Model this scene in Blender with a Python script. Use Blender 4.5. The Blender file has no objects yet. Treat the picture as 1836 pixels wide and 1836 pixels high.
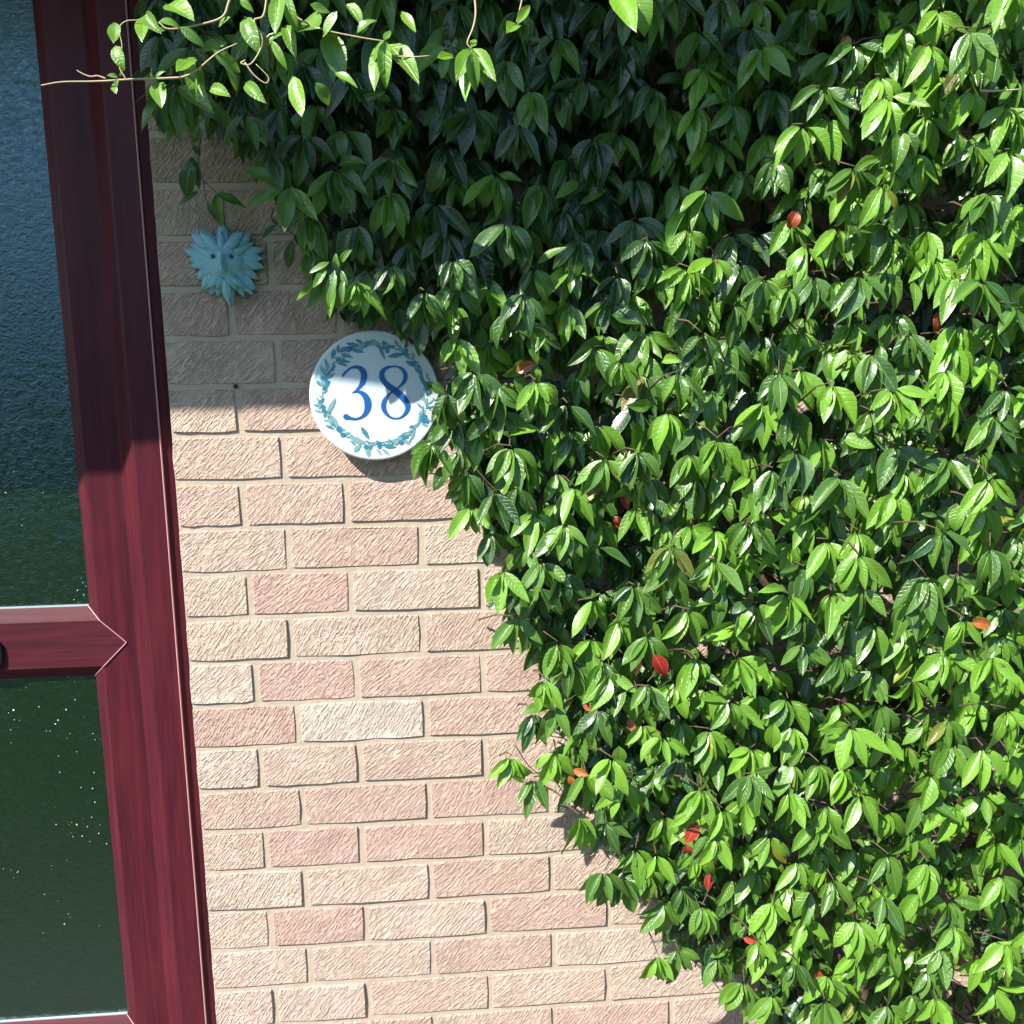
import bpy, bmesh, math, random
import numpy as np
from mathutils import Vector, Matrix

random.seed(38); rng = np.random.default_rng(38)
SC = bpy.context.scene
COL = SC.collection

# ------------------------------------------------------------------ camera
Z0 = 1.35                      # height of the reference bed joint above the path
FPX = 1700.0                   # focal length in photo pixels (1836 wide)
CAM = np.array([0.14760, -1.52736, Z0 + 0.13445])
A_P, A_Y, A_R = 1.39333, -0.0810, -0.01305
def rotm(p, y, r):
    cx, sx, cy, sy, cr, sr = math.cos(p), math.sin(p), math.cos(y), math.sin(y), math.cos(r), math.sin(r)
    Rz = np.array([[cy, -sy, 0], [sy, cy, 0], [0, 0, 1]]); Rx = np.array([[1, 0, 0], [0, cx, -sx], [0, sx, cx]])
    Rr = np.array([[cr, -sr, 0], [sr, cr, 0], [0, 0, 1]])
    return Rz @ Rx @ Rr
RM = rotm(A_P, A_Y, A_R)
cam_data = bpy.data.cameras.new('camera'); cam = bpy.data.objects.new('camera', cam_data); COL.objects.link(cam)
M = Matrix([list(RM[i]) + [CAM[i]] for i in range(3)] + [[0, 0, 0, 1]]); cam.matrix_world = M
cam_data.sensor_width = 36; cam_data.lens = 36 * FPX / 1836; cam_data.clip_end = 500; cam_data.clip_start = 0.02
SC.camera = cam

def at(u, v, d=0.0):
    """The point d metres in front of the wall plane seen at photo pixel (u, v)."""
    r = RM @ np.array([(u - 918) / FPX, -(v - 918) / FPX, -1.0])
    t = (-d - CAM[1]) / r[1]
    return CAM + t * r

# ------------------------------------------------------------------ world, sun, exposure
SUN = Vector((-1.2, -1.0, 1.5)).normalized()
w = bpy.data.worlds.new('World'); SC.world = w; w.use_nodes = True
nt = w.node_tree; bg = nt.nodes['Background']
sky = nt.nodes.new('ShaderNodeTexSky'); sky.sky_type = 'NISHITA'; sky.sun_disc = False
sky.sun_elevation = math.asin(SUN.z); sky.sun_rotation = math.atan2(SUN.x, SUN.y) % (2 * math.pi)
nt.links.new(sky.outputs[0], bg.inputs[0]); bg.inputs[1].default_value = 0.11; sky.ozone_density = 3.0; sky.dust_density = 0.4
sl = bpy.data.lights.new('sun', 'SUN'); sl.energy = 5.0; sl.angle = math.radians(0.53); sl.color = (1.0, 0.95, 0.87)
so = bpy.data.objects.new('sun', sl); COL.objects.link(so); so.rotation_euler = SUN.to_track_quat('Z', 'Y').to_euler(); so.location = (-3, -3, 6)
SC.view_settings.view_transform = 'Standard'; SC.view_settings.look = 'None'; SC.view_settings.gamma = 1
SC.view_settings.use_curve_mapping = False; SC.view_settings.exposure = 1.02

# ------------------------------------------------------------------ helpers
def tag(o, label=None, cat=None, group=None, kind=None):
    if label: o['label'] = label
    if cat: o['category'] = cat
    if group: o['group'] = group
    if kind: o['kind'] = kind
    return o
def link(name, me, parent=None, mat=None):
    if mat is not None and not me.materials: me.materials.append(mat)
    o = bpy.data.objects.new(name, me); COL.objects.link(o)
    if parent is not None: o.parent = parent
    return o
def empty(name, loc, label, cat, kind=None):
    o = bpy.data.objects.new(name, None); COL.objects.link(o); o.location = loc; o.empty_display_size = 0.05
    return tag(o, label, cat, kind=kind)
def mesh(name, vs, fs, smooth=False):
    me = bpy.data.meshes.new(name); me.from_pydata([tuple(map(float, v)) for v in vs], [], fs); me.validate(); me.update()
    if smooth: me.polygons.foreach_set('use_smooth', [True] * len(me.polygons))
    return me
def box(x0, x1, y0, y1, z0, z1):
    vs = [(x, y, z) for z in (z0, z1) for y in (y0, y1) for x in (x0, x1)]
    return vs, [(0, 2, 3, 1), (4, 5, 7, 6), (0, 1, 5, 4), (2, 6, 7, 3), (0, 4, 6, 2), (1, 3, 7, 5)]
def tube(pts, rad, n=6):
    pts = [Vector(p) for p in pts]; vs = []; fs = []
    for i, p in enumerate(pts):
        t = (pts[min(i + 1, len(pts) - 1)] - pts[max(i - 1, 0)]).normalized()
        a = t.cross(Vector((0.13, 0.9, 0.4))).normalized(); b = t.cross(a)
        r = rad[i] if isinstance(rad, (list, tuple)) else rad
        for k in range(n):
            c = 2 * math.pi * k / n; vs.append(p + (a * math.cos(c) + b * math.sin(c)) * r)
        if i:
            for k in range(n): fs.append(((i - 1) * n + k, (i - 1) * n + (k + 1) % n, i * n + (k + 1) % n, i * n + k))
    fs.append(tuple(range(n))[::-1]); fs.append(tuple((len(pts) - 1) * n + k for k in range(n)))
    return vs, fs
def smooth_path(pts, n=5):
    pts = [Vector(p) for p in pts]; out = []
    P = [pts[0] * 2 - pts[1]] + pts + [pts[-1] * 2 - pts[-2]]
    for i in range(1, len(P) - 2):
        for k in range(n):
            t = k / n; a, b, c, d = P[i - 1], P[i], P[i + 1], P[i + 2]
            out.append(0.5 * ((2 * b) + (c - a) * t + (2 * a - 5 * b + 4 * c - d) * t * t + (3 * b - a - 3 * c + d) * t ** 3))
    out.append(pts[-1]); return out
class Join:
    def __init__(s): s.v = []; s.f = []
    def add(s, vf):
        b = len(s.v); s.v += list(vf[0]); s.f += [tuple(i + b for i in f) for f in vf[1]]
    def obj(s, name, parent, mat, smooth=False): return link(name, mesh(name, s.v, s.f, smooth), parent, mat)

# ------------------------------------------------------------------ materials
class NT:
    def __init__(s, name):
        s.m = bpy.data.materials.new(name); s.m.use_nodes = True; s.t = s.m.node_tree; s.n = s.t.nodes
        s.b = s.n['Principled BSDF']; s.out = s.n['Material Output']
    def new(s, typ, **kw):
        x = s.n.new(typ)
        for k, v in kw.items(): setattr(x, k, v)
        return x
    def put(s, node, key, val):
        if isinstance(val, bpy.types.NodeSocket): s.t.links.new(val, node.inputs[key])
        else: node.inputs[key].default_value = val
    def math(s, op, a, b=0.0, c=None, clamp=False):
        x = s.new('ShaderNodeMath', operation=op, use_clamp=clamp); s.put(x, 0, a); s.put(x, 1, b)
        if c is not None: s.put(x, 2, c)
        return x.outputs[0]
    def noise(s, vec, scale, detail=4, rough=0.5, dist=0.0):
        x = s.new('ShaderNodeTexNoise'); s.put(x, 'Vector', vec); s.put(x, 'Scale', scale); s.put(x, 'Detail', detail)
        s.put(x, 'Roughness', rough); s.put(x, 'Distortion', dist); return x.outputs['Fac']
    def mix(s, f, a, b, mode='MIX'):
        x = s.new('ShaderNodeMix', data_type='RGBA', blend_type=mode); s.put(x, 0, f); s.put(x, 6, a); s.put(x, 7, b); return x.outputs[2]
    def ramp(s, f, a, b, lo=0.0, hi=1.0):
        x = s.new('ShaderNodeMapRange', clamp=True); s.put(x, 0, f); s.put(x, 1, a); s.put(x, 2, b); s.put(x, 3, lo); s.put(x, 4, hi); return x.outputs[0]
    def vmap(s, vec, loc=(0, 0, 0), rot=(0, 0, 0), scale=(1, 1, 1)):
        x = s.new('ShaderNodeMapping'); s.put(x, 0, vec); s.put(x, 1, loc); s.put(x, 2, rot); s.put(x, 3, scale); return x.outputs[0]
    def bump(s, h, dist, strength=1.0, normal=None):
        x = s.new('ShaderNodeBump'); s.put(x, 'Height', h); s.put(x, 'Distance', dist); s.put(x, 'Strength', strength)
        if normal is not None: s.put(x, 'Normal', normal)
        return x.outputs[0]
def rgb(r, g, b): return (r, g, b, 1)
def simple(name, col, rough=0.5, **kw):
    a = NT(name); a.put(a.b, 'Base Color', rgb(*col)); a.put(a.b, 'Roughness', rough)
    for k, v in kw.items(): a.put(a.b, k.replace('_', ' '), v)
    return a.m

def mat_brick():
    a = NT('brick_clay'); pos = a.new('ShaderNodeNewGeometry').outputs['Position']; oi = a.new('ShaderNodeObjectInfo')
    rnd = oi.outputs['Random']; off = a.new('ShaderNodeCombineXYZ'); a.put(off, 0, a.math('MULTIPLY', rnd, 37.0)); a.put(off, 2, a.math('MULTIPLY', rnd, 91.0)); a.put(off, 1, a.math('MULTIPLY', rnd, 53.0))
    add = a.new('ShaderNodeVectorMath', operation='ADD'); a.put(add, 0, pos); a.put(add, 1, off.outputs[0]); p = add.outputs[0]
    # dragged diagonal texture: noise drawn out along a direction rising to the right
    vr = a.new('ShaderNodeVectorRotate', rotation_type='Y_AXIS'); a.put(vr, 0, p); a.put(vr, 'Angle', a.ramp(rnd, 0, 1, 0.66, 1.02))
    wob = a.new('ShaderNodeTexNoise'); a.put(wob, 'Vector', p); a.put(wob, 'Scale', 45.0); a.put(wob, 'Detail', 2.0)
    wsc = a.new('ShaderNodeVectorMath', operation='SCALE'); a.put(wsc, 0, wob.outputs['Color']); a.put(wsc, 'Scale', 0.0022)
    wa = a.new('ShaderNodeVectorMath', operation='ADD'); a.put(wa, 0, vr.outputs[0]); a.put(wa, 1, wsc.outputs[0])
    st = a.vmap(wa.outputs[0], scale=(56, 60, 325))
    s1 = a.noise(st, 1.0, 3.0, 0.55)
    st2 = a.vmap(wa.outputs[0], scale=(100, 90, 600)); s2 = a.noise(st2, 1.0, 2.0, 0.5)
    grit = a.noise(p, 420.0, 3, 0.6); grit2 = a.noise(p, 1100.0, 2, 0.6)
    patch = a.ramp(a.noise(p, 22.0, 2), 0.33, 0.62)
    strk = a.math('ADD', a.ramp(s1, 0.42, 0.57), a.math('MULTIPLY', s2, 0.6))
    pits = a.ramp(a.noise(p, 170.0, 3, 0.6), 0.36, 0.55)
    h = a.math('ADD', a.math('MULTIPLY', strk, a.math('MULTIPLY_ADD', patch, 0.95, 0.30)), a.math('MULTIPLY', pits, a.math('MULTIPLY_ADD', patch, -0.25, 0.42)))
    h = a.math('ADD', h, a.math('MULTIPLY', grit, 0.35)); h = a.math('ADD', h, a.math('MULTIPLY', grit2, 0.12))
    tone = a.new('ShaderNodeSeparateColor'); a.put(tone, 0, oi.outputs['Color'])
    v = a.math('ADD', tone.outputs[0], a.math('MULTIPLY_ADD', a.noise(p, 14.0, 3), 0.9, -0.45), clamp=True)
    c = a.mix(v, rgb(0.655, 0.515, 0.41), rgb(0.60, 0.39, 0.34))
    c = a.mix(tone.outputs[1], c, rgb(0.70, 0.63, 0.57))
    c = a.mix(tone.outputs[2], c, rgb(0.40, 0.26, 0.14))
    sp = a.ramp(a.noise(p, 300.0, 2), 0.62, 0.75, 0.0, 0.35); c = a.mix(sp, c, rgb(0.30, 0.16, 0.12))
    c = a.mix(a.ramp(a.noise(p, 60.0, 5, 0.7), 0.3, 0.7, 0.0, 0.35), c, rgb(0.72, 0.58, 0.46))
    c = a.mix(a.ramp(a.noise(p, 36.0, 4, 0.75), 0.60, 0.78, 0.0, 0.45), c, rgb(0.42, 0.235, 0.19)); c = a.mix(a.ramp(strk, 0.25, 0.7, 0.26, 0.0), c, rgb(0.30, 0.19, 0.14))  # last mix paints occlusion into the colour of the grooves
    a.put(a.b, 'Base Color', c); a.put(a.b, 'Roughness', 0.92); a.put(a.b, 'Specular IOR Level', 0.2)
    a.put(a.b, 'Normal', a.bump(h, 0.0040, 1.0)); return a.m
def mat_mortar():
    a = NT('mortar'); p = a.new('ShaderNodeNewGeometry').outputs['Position']
    c = a.mix(a.noise(p, 30, 4), rgb(0.46, 0.37, 0.28), rgb(0.57, 0.46, 0.36)); a.put(a.b, 'Base Color', c); a.put(a.b, 'Roughness', 0.95)
    h = a.math('ADD', a.noise(p, 90, 3), a.math('MULTIPLY', a.noise(p, 600, 3, 0.7), 0.9)); a.put(a.b, 'Normal', a.bump(h, 0.0016, 1.0)); return a.m
def mat_wood(vertical=True):
    a = NT('rosewood_foil' + ('' if vertical else '_rail')); p = a.new('ShaderNodeNewGeometry').outputs['Position']
    sc = (140, 120, 7) if vertical else (7, 120, 150)
    g = a.noise(a.vmap(p, scale=sc), 1.0, 5, 0.62, 0.6)
    sc2 = (34, 34, 2.4) if vertical else (2.4, 34, 50)
    g2 = a.noise(a.vmap(p, scale=sc2), 1.0, 3, 0.5, 1.4)
    f = a.math('ADD', a.math('MULTIPLY', g, 0.5), a.math('MULTIPLY', g2, 0.6))
    c = a.mix(a.ramp(f, 0.32, 0.80), rgb(0.036, 0.006, 0.014), rgb(0.112, 0.016, 0.024))
    dust = a.ramp(a.noise(p, 900, 1), 0.80, 0.83, 0, 0.35); c = a.mix(dust, c, rgb(0.5, 0.42, 0.4))
    a.put(a.b, 'Base Color', c); a.put(a.b, 'Roughness', 0.42 if vertical else 0.6); a.put(a.b, 'Specular IOR Level', 0.22)
    a.put(a.b, 'Normal', a.bump(g, 0.0004, 0.5)); return a.m
def mat_glass():
    a = NT('obscured_glass'); p = a.new('ShaderNodeNewGeometry').outputs['Position']
    n1 = a.noise(a.vmap(p, rot=(0, 0.6, 0), scale=(1, 1, 1.15)), 75, 4, 0.65, 1.2); n2 = a.noise(p, 230, 3, 0.7, 0.5)
    h = a.math('ADD', n1, a.math('MULTIPLY', n2, 0.45))
    c = a.mix(n1, rgb(0.0035, 0.0090, 0.0012), rgb(0.0085, 0.0190, 0.0035))
    a.put(a.b, 'Base Color', c); a.put(a.b, 'Specular Tint', rgb(0.50, 0.82, 0.98)); a.put(a.b, 'Roughness', 0.06); a.put(a.b, 'IOR', 1.9); a.put(a.b, 'Specular IOR Level', 0.7)  # blue tint and green base paint in reflected sky and lawn
    a.put(a.b, 'Normal', a.bump(h, 0.0017, 0.8)); return a.m
def mat_leaf(stuff):
    a = NT('leaf_foliage' if stuff else 'leaf_single')
    uv = a.new('ShaderNodeUVMap', uv_map='UVMap').outputs[0]; sx = a.new('ShaderNodeSeparateXYZ'); a.put(sx, 0, uv)
    if stuff: col = a.new('ShaderNodeAttribute', attribute_name='lcol').outputs['Color']
    else: col = a.new('ShaderNodeObjectInfo').outputs['Color']
    sc = a.new('ShaderNodeSeparateColor'); a.put(sc, 0, col)     # R young, G red, B brown/orange
    u = a.math('ABSOLUTE', sx.outputs[0]); v = sx.outputs[1]
    mid = a.ramp(u, 0.02, 0.11, 1.0, 0.0)
    ang = a.math('SUBTRACT', v, a.math('MULTIPLY', u, 0.16))
    side = a.math('SINE', a.math('MULTIPLY', ang, 52.0)); vein = a.ramp(side, 0.72, 1.0)
    rim = a.ramp(u, 0.86, 0.99)
    pos = a.new('ShaderNodeNewGeometry').outputs['Position']; blotch = a.noise(pos, 60, 3)
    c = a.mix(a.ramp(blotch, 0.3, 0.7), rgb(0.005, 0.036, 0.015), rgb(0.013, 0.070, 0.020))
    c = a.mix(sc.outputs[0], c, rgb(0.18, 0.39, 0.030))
    turn = a.ramp(a.math('ADD', v, a.math('MULTIPLY', a.noise(pos, 90, 3), 0.8)), 0.28, 0.62, 0.55, 1.0)
    c = a.mix(a.math('MULTIPLY', sc.outputs[1], turn), c, rgb(0.48, 0.020, 0.028)); c = a.mix(a.math('MULTIPLY', sc.outputs[2], turn), c, rgb(0.52, 0.13, 0.025))
    c = a.mix(a.ramp(a.noise(pos, 130, 3, 0.6), 0.70, 0.76, 0.0, 0.55), c, rgb(0.16, 0.11, 0.03))
    c = a.mix(a.math('MULTIPLY', mid, 0.55), c, rgb(0.26, 0.36, 0.10)); c = a.mix(a.math('MULTIPLY', vein, 0.10), c, rgb(0.2, 0.3, 0.08))
    c = a.mix(a.math('MULTIPLY', rim, 0.45), c, rgb(0.22, 0.34, 0.09))
    a.put(a.b, 'Base Color', c); a.put(a.b, 'Roughness', a.ramp(blotch, 0.3, 0.7, 0.24, 0.42)); a.put(a.b, 'Specular IOR Level', 0.9)
    h = a.math('ADD', a.math('MULTIPLY', mid, -1.0), a.math('ADD', a.math('MULTIPLY', vein, -0.35), a.math('MULTIPLY', a.noise(pos, 160, 2), 0.7)))
    nrm = a.bump(h, 0.0007, 0.8); a.put(a.b, 'Normal', nrm)
    tr = a.new('ShaderNodeBsdfTranslucent'); tc = a.mix(0.5, c, rgb(0.20, 0.46, 0.02)); tc = a.mix(a.math('MAXIMUM', sc.outputs[1], sc.outputs[2]), tc, c)
    a.put(tr, 0, tc)
    mx = a.new('ShaderNodeMixShader'); a.put(mx, 0, 0.22); a.t.links.new(a.b.outputs[0], mx.inputs[1]); a.t.links.new(tr.outputs[0], mx.inputs[2])
    a.t.links.new(mx.outputs[0], a.out.inputs[0]); return a.m
def mat_noise(name, c1, c2, scale, rough=0.8, bump=0.002):
    a = NT(name); p = a.new('ShaderNodeNewGeometry').outputs['Position']; n = a.noise(p, scale, 5, 0.6)
    a.put(a.b, 'Base Color', a.mix(a.ramp(n, 0.3, 0.7), rgb(*c1), rgb(*c2))); a.put(a.b, 'Roughness', rough); a.put(a.b, 'Normal', a.bump(n, bump, 0.8)); return a.m
BRICK, MORTAR, WOOD, WOODH, GLASS = mat_brick(), mat_mortar(), mat_wood(), mat_wood(False), mat_glass()
LEAF, LEAFS = mat_leaf(False), mat_leaf(True)
SEAM_GLINT = simple('pale_seam_and_glint', (0.50, 0.27, 0.27), 0.4); BEAD = simple('gasket_edge_glint', (0.42, 0.48, 0.50), 0.25)
DARK = simple('black_rubber', (0.012, 0.010, 0.012), 0.45)
TWIG = mat_noise('twig_bark', (0.06, 0.04, 0.025), (0.14, 0.09, 0.055), 200, 0.8, 0.001)
TENDRIL = mat_noise('tendril_skin', (0.42, 0.33, 0.20), (0.55, 0.42, 0.26), 150, 0.6, 0.0005)
GLAZE = simple('white_ceramic_glaze', (0.66, 0.73, 0.78), 0.22, Coat_Weight=0.4)
BLUE = simple('blue_numeral_glaze', (0.018, 0.120, 0.36), 0.3)
WR1 = simple('teal_shaded_leaf_print', (0.07, 0.24, 0.30), 0.3); WR2 = simple('blue_berry_print', (0.04, 0.21, 0.38), 0.3); WR3 = simple('sage_lit_leaf_print', (0.20, 0.40, 0.40), 0.3)
VERD = mat_noise('turquoise_paint', (0.19, 0.43, 0.49), (0.29, 0.54, 0.58), 160, 0.75, 0.0010)
PAVE = mat_noise('paving_concrete', (0.13, 0.11, 0.095), (0.19, 0.165, 0.14), 40, 0.9, 0.002)
LAWNM = mat_noise('lawn_green', (0.016, 0.045, 0.010), (0.028, 0.070, 0.016), 60, 0.9, 0.02)
HEDGEM = mat_noise('hedge_green', (0.015, 0.045, 0.012), (0.04, 0.09, 0.02), 9, 0.8, 0.06)
WHITE = simple('white_fascia_plastic', (0.75, 0.75, 0.74), 0.4); TILE = mat_noise('roof_tile_brown', (0.10, 0.06, 0.045), (0.15, 0.09, 0.07), 12, 0.85, 0.004)

# ------------------------------------------------------------------ setting
def sheet(name, x0, x1, y0, y1, z, mat, label, cat):
    o = link(name, mesh(name, [(x0, y0, z), (x1, y0, z), (x1, y1, z), (x0, y1, z)], [(0, 1, 2, 3)]), None, mat); return tag(o, label, cat, kind='structure')
sheet('ground', -40, 40, -60, 30, -0.008, LAWNM, 'green lawn of the garden facing the house wall', 'lawn')
j = Join(); j.add(box(-4, 5, -0.65, -0.02, -0.1, 0.0)); tag(j.obj('path', None, PAVE), 'concrete path along the foot of the brick wall', 'path', kind='structure')
def hedge():
    nx, nz = 90, 26; vs = []; fs = []
    for i in range(nx + 1):
        for k in range(nz + 1):
            x = -16 + 32 * i / nx; z = 2.3 * min(k, 18) / 18; y = -9 - (0.0 if k <= 18 else (k - 18) * 0.2)
            vs.append((x + rng.normal(0, .07), y + rng.normal(0, .12), z + (rng.normal(0, .09) if k else 0)))
    for i in range(nx):
        for k in range(nz):
            a = i * (nz + 1) + k; fs.append((a, a + 1, a + nz + 2, a + nz + 1))
    return tag(link('hedge', mesh('hedge', vs, fs), None, HEDGEM), 'dark clipped hedge across the garden opposite the wall, mirrored in the glass', 'hedge')
hedge()

# ------------------------------------------------------------------ brick wall
wall = empty('brick_wall', (0.6, 0, 0), 'buff and pink house wall of dragged-face bricks beside the maroon frame', 'brick wall')
def wl(v): return (v[0] - 0.6, v[1], v[2])
XL = -0.262; TOPZ = Z0 + 0.79
j = Join(); j.add(box(XL - 0.0015, 2.2, 0.0019, 0.30, 0.0, TOPZ)); j.v = [wl(v) for v in j.v]; j.obj('mortar', wall, MORTAR)
TONES = {  # r pink, g whitish, b tan/brown, read off the photograph row by row
 -6: [(.3, 0, .5), (.4, 0, .6)], -5: [(.3, 0, .5), (.4, 0, .8)], -4: [(.2, 0, .2), (.2, 0, .3)], -3: [(.4, 0, .2), (.3, 0, .3)], -2: [(.5, 0, .1), (.6, 0, .1), (.5, 0, .1)], -1: [(.3, 0, .05), (.4, 0, .05)],
 0: [(.1, 0, .1), (.6, 0, 0), (.5, 0, 0)], 1: [(.35, 0, 0), (.55, 0, 0), (.5, 0, 0)], 2: [(.6, 0, 0), (.6, .1, 0), (.75, 0, 0)], 3: [(.45, .1, 0), (.6, 0, 0), (.2, .2, 0)],
 4: [(.15, .1, .05), (1, 0, 0), (.3, .2, 0)], 5: [(.1, .1, .05), (.3, .1, 0), (.5, 0, 0)], 6: [(.05, .35, 0), (1, 0, 0), (.6, 0, 0), (.7, 0, 0)],
 7: [(.9, 0, .1), (.1, .6, 0), (.75, 0, 0)], 8: [(.1, .3, .1), (.5, .1, 0), (.55, 0, 0), (.4, 0, 0)], 9: [(.55, 0, 0), (.7, 0, 0), (.85, 0, 0)],
 10: [(.4, .1, 0), (1, 0, 0), (.85, 0, 0), (.3, .1, 0)], 11: [(.1, .25, .05), (.4, .1, 0), (.6, 0, .1), (.3, .1, 0)], 12: [(.2, .15, 0), (.9, 0, 0), (.2, .2, 0), (.75, 0, 0), (.3, 0, 0)],
 13: [(.3, .2, 0), (.3, .15, 0), (.55, 0, 0), (.2, .3, 0)], 14: [(.2, .2, 0), (.3, .2, 0), (.5, .05, 0), (.4, .1, 0), (.3, .1, 0)]}
JB = {-2: -.157, 0: -.159}
def brick_mesh(wd, ht):
    nl, ns = 5, 2; ring = []
    for k in range(nl): ring.append((k / nl * wd, 0))
    for k in range(ns): ring.append((wd, k / ns * ht))
    for k in range(nl): ring.append((wd * (1 - k / nl), ht))
    for k in range(ns): ring.append((0, ht * (1 - k / ns)))
    n = len(ring); vs = []; fs = []
    jit = rng.normal(0, 0.00055, (n, 2)); r = 0.0015
    cx, cz = wd / 2, ht / 2
    def ins(p, d): return (p[0] + (d if p[0] < 1e-6 else -d if p[0] > wd - 1e-6 else 0), p[1] + (d if p[1] < 1e-6 else -d if p[1] > ht - 1e-6 else 0))
    for (d, y) in ((r, -0.0007), (0.0004, 0.0012), (0.0, 0.03)):
        for q, p in enumerate(ring):
            corner = (p[0] < 1e-6 or p[0] > wd - 1e-6) and (p[1] < 1e-6 or p[1] > ht - 1e-6)
            a, b = ins(p, d + (0.0012 if corner else 0)); vs.append((a + jit[q, 0], y + (rng.normal(0, .0005) if y < 0 else 0), b + jit[q, 1]))
    fs.append(tuple(range(n)))
    for l in range(2):
        for k in range(n): fs.append((l * n + k, (l + 1) * n + k, (l + 1) * n + (k + 1) % n, l * n + (k + 1) % n))
    me = mesh('brick', vs, fs); me.materials.append(BRICK); return me
for i in range(-10, 18):
    if i % 2: js = [-0.095, 0.121, 0.335]
    else: js = [-0.158, 0.006, 0.221, 0.434]
    while js[-1] < 2.0: js.append(js[-1] + 0.221)
    edges = [XL - 0.0025] + [x + random.uniform(-.0025, .0025) for x in js] + [2.2]
    zb = Z0 - 0.075 * i
    if zb + 0.0645 > TOPZ: continue
    for k in range(len(edges) - 1):
        x0 = edges[k] + (0.0043 + random.uniform(-.0008, .0008) if k else random.uniform(-.001, .001)); x1 = edges[k + 1] - 0.0043 - random.uniform(-.0008, .0008)
        ht = 0.0668 + random.uniform(-.001, .001)
        o = link('brick', brick_mesh(x1 - x0, ht), wall); o.location = (x0 - 0.6, random.uniform(-.0012, .0008), zb + random.uniform(-.0006, .0008)); o.rotation_euler = (random.gauss(0, .006), random.gauss(0, .0014), random.gauss(0, .004))
        t = TONES.get(i, []); t = t[k] if k < len(t) else ((random.uniform(.1, .9), 0, .3) if i < 0 else (random.uniform(.1, .9), random.uniform(0, .2), 0))
        o.color = (*t, 1)

# small nail in the joint above the half brick
j = Join(); p = at(422, 693, 0.004); j.add(tube([p + np.array([0, .01, 0]), p, p + np.array([0, -.0005, 0])], [.0035, .0035, .0028], 8)); tag(j.obj('nail', None, DARK), 'small black nail head in the mortar joint left of the number plaque', 'nail')

# ------------------------------------------------------------------ eave
ev = empty('roof_eave', (0.6, 0, TOPZ), 'white roof eave overhanging the brick wall, out of the photo above', 'roof eave')
EZ = Z0 + 0.0326 + 1.5 * 0.5
def part(vf, name, par, mat, org, smooth=False):
    me = mesh(name, [tuple(Vector(v) - Vector(org)) for v in vf[0]], vf[1], smooth); return link(name, me, par, mat)
O = ev.location
part(box(-3.5, 4.5, -0.478, 0.3, EZ + 0.008, EZ + 0.02), 'soffit', ev, WHITE, O)
part(box(-3.5, 4.5, -0.5, -0.48, EZ, EZ + 0.16), 'fascia_board', ev, WHITE, O)
part(([(-3.5, -.54, EZ + .165), (4.5, -.54, EZ + .165), (4.5, 1.6, EZ + 1.3), (-3.5, 1.6, EZ + 1.3), (-3.5, -.54, EZ + .185), (4.5, -.54, EZ + .185), (4.5, 1.6, EZ + 1.32), (-3.5, 1.6, EZ + 1.32)],
      [(0, 3, 2, 1), (4, 5, 6, 7), (0, 1, 5, 4), (2, 3, 7, 6), (0, 4, 7, 3), (1, 2, 6, 5)]), 'roof_slope', ev, TILE, O)

# ------------------------------------------------------------------ glazed door screen
door = empty('glazed_door_screen', (-0.9, 0.07, 0), 'maroon woodgrain door frame with obscured glass left of the bricks', 'door frame')
O = door.location
def extrude_z(prof, z0, z1):
    n = len(prof); vs = [(x, y, z0) for x, y in prof] + [(x, y, z1) for x, y in prof]
    return vs, [(k, (k + 1) % n, n + (k + 1) % n, n + k) for k in range(n)] + [tuple(range(n))[::-1], tuple(range(n, 2 * n))]
ZT = EZ + 0.008
# outer frame: seen from above, right to left
prof = [(-.2585, .12), (-.2595, .0465), (-.2885, .0385), (-.2905, .0350), (-.293, .0340), (-.3325, .0340), (-.3360, .0352), (-.3640, .0665), (-.3668, .0690), (-.3668, .12)]
part(extrude_z(prof, 0, ZT), 'outer_frame', door, WOOD, O)
part(extrude_z([(-.2898, .0352), (-.2908, .0332), (-.2922, .0337), (-.2922, .0355)], 0, ZT), 'frame_lip_glint', door, SEAM_GLINT, O)  # pale colour paints the sun catching the rounded frame edge
def stile(xr, xl, name='stile'):   # flat from xr to xl, bevel on the left
    part(extrude_z([(xr, .12), (xr, .0692), (xl, .0692), (xl - .003, .0705), (xl - .0195, .083), (xl - .0195, .12)], 0, ZT), name, door, WOOD, O)
stile(-.3668, -.4235)
def stile2(x0, x1): # bevel both sides
    part(extrude_z([(x1, .12), (x1, .083), (x1 - .0105, .0705), (x1 - .0135, .0692), (x0 + .0135, .0692), (x0 + .0105, .0705), (x0, .083), (x0, .12)], 0, ZT), 'stile', door, WOOD, O)
stile2(-1.40, -1.27); stile2(-2.36, -2.24)
def transom(zt, zb, x0, mitre=True):
    zc = (zt + zb) / 2; rows = [(zt, .084), (zt - .0185, .0702), (zt - .0215, .0684), (zc, .0684), (zb + .0215, .0684), (zb + .0185, .0702), (zb, .084)]
    xe = lambda z: -.3825 - (abs(z - zc) / ((zt - zb) / 2)) * .0625
    vs = [(x0, y, z) for z, y in rows] + [(xe(z), y, z) for z, y in rows] + [(x0, .12, zt), (x0, .12, zb), (-.445, .12, zt), (-.445, .12, zb)]
    n = len(rows); fs = [(k, k + 1, n + k + 1, n + k) for k in range(n - 1)] + [(2 * n, 0, n, 2 * n + 2), (n - 1, 2 * n + 1, 2 * n + 3, 2 * n - 1)]
    part((vs, fs), 'transom', door, WOODH, O)
    # pale welded mitre line
    for s in (1, -1):
        jj = Join(); pts = [Vector((xe(z), y - .0004, z)) for z, y in (rows[:4] if s > 0 else rows[3:])]
        jj.add(tube(pts, .0010, 5)); jj.v = [tuple(Vector(v) - O) for v in jj.v]; jj.obj('weld_seam', door, SEAM_GLINT)
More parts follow.
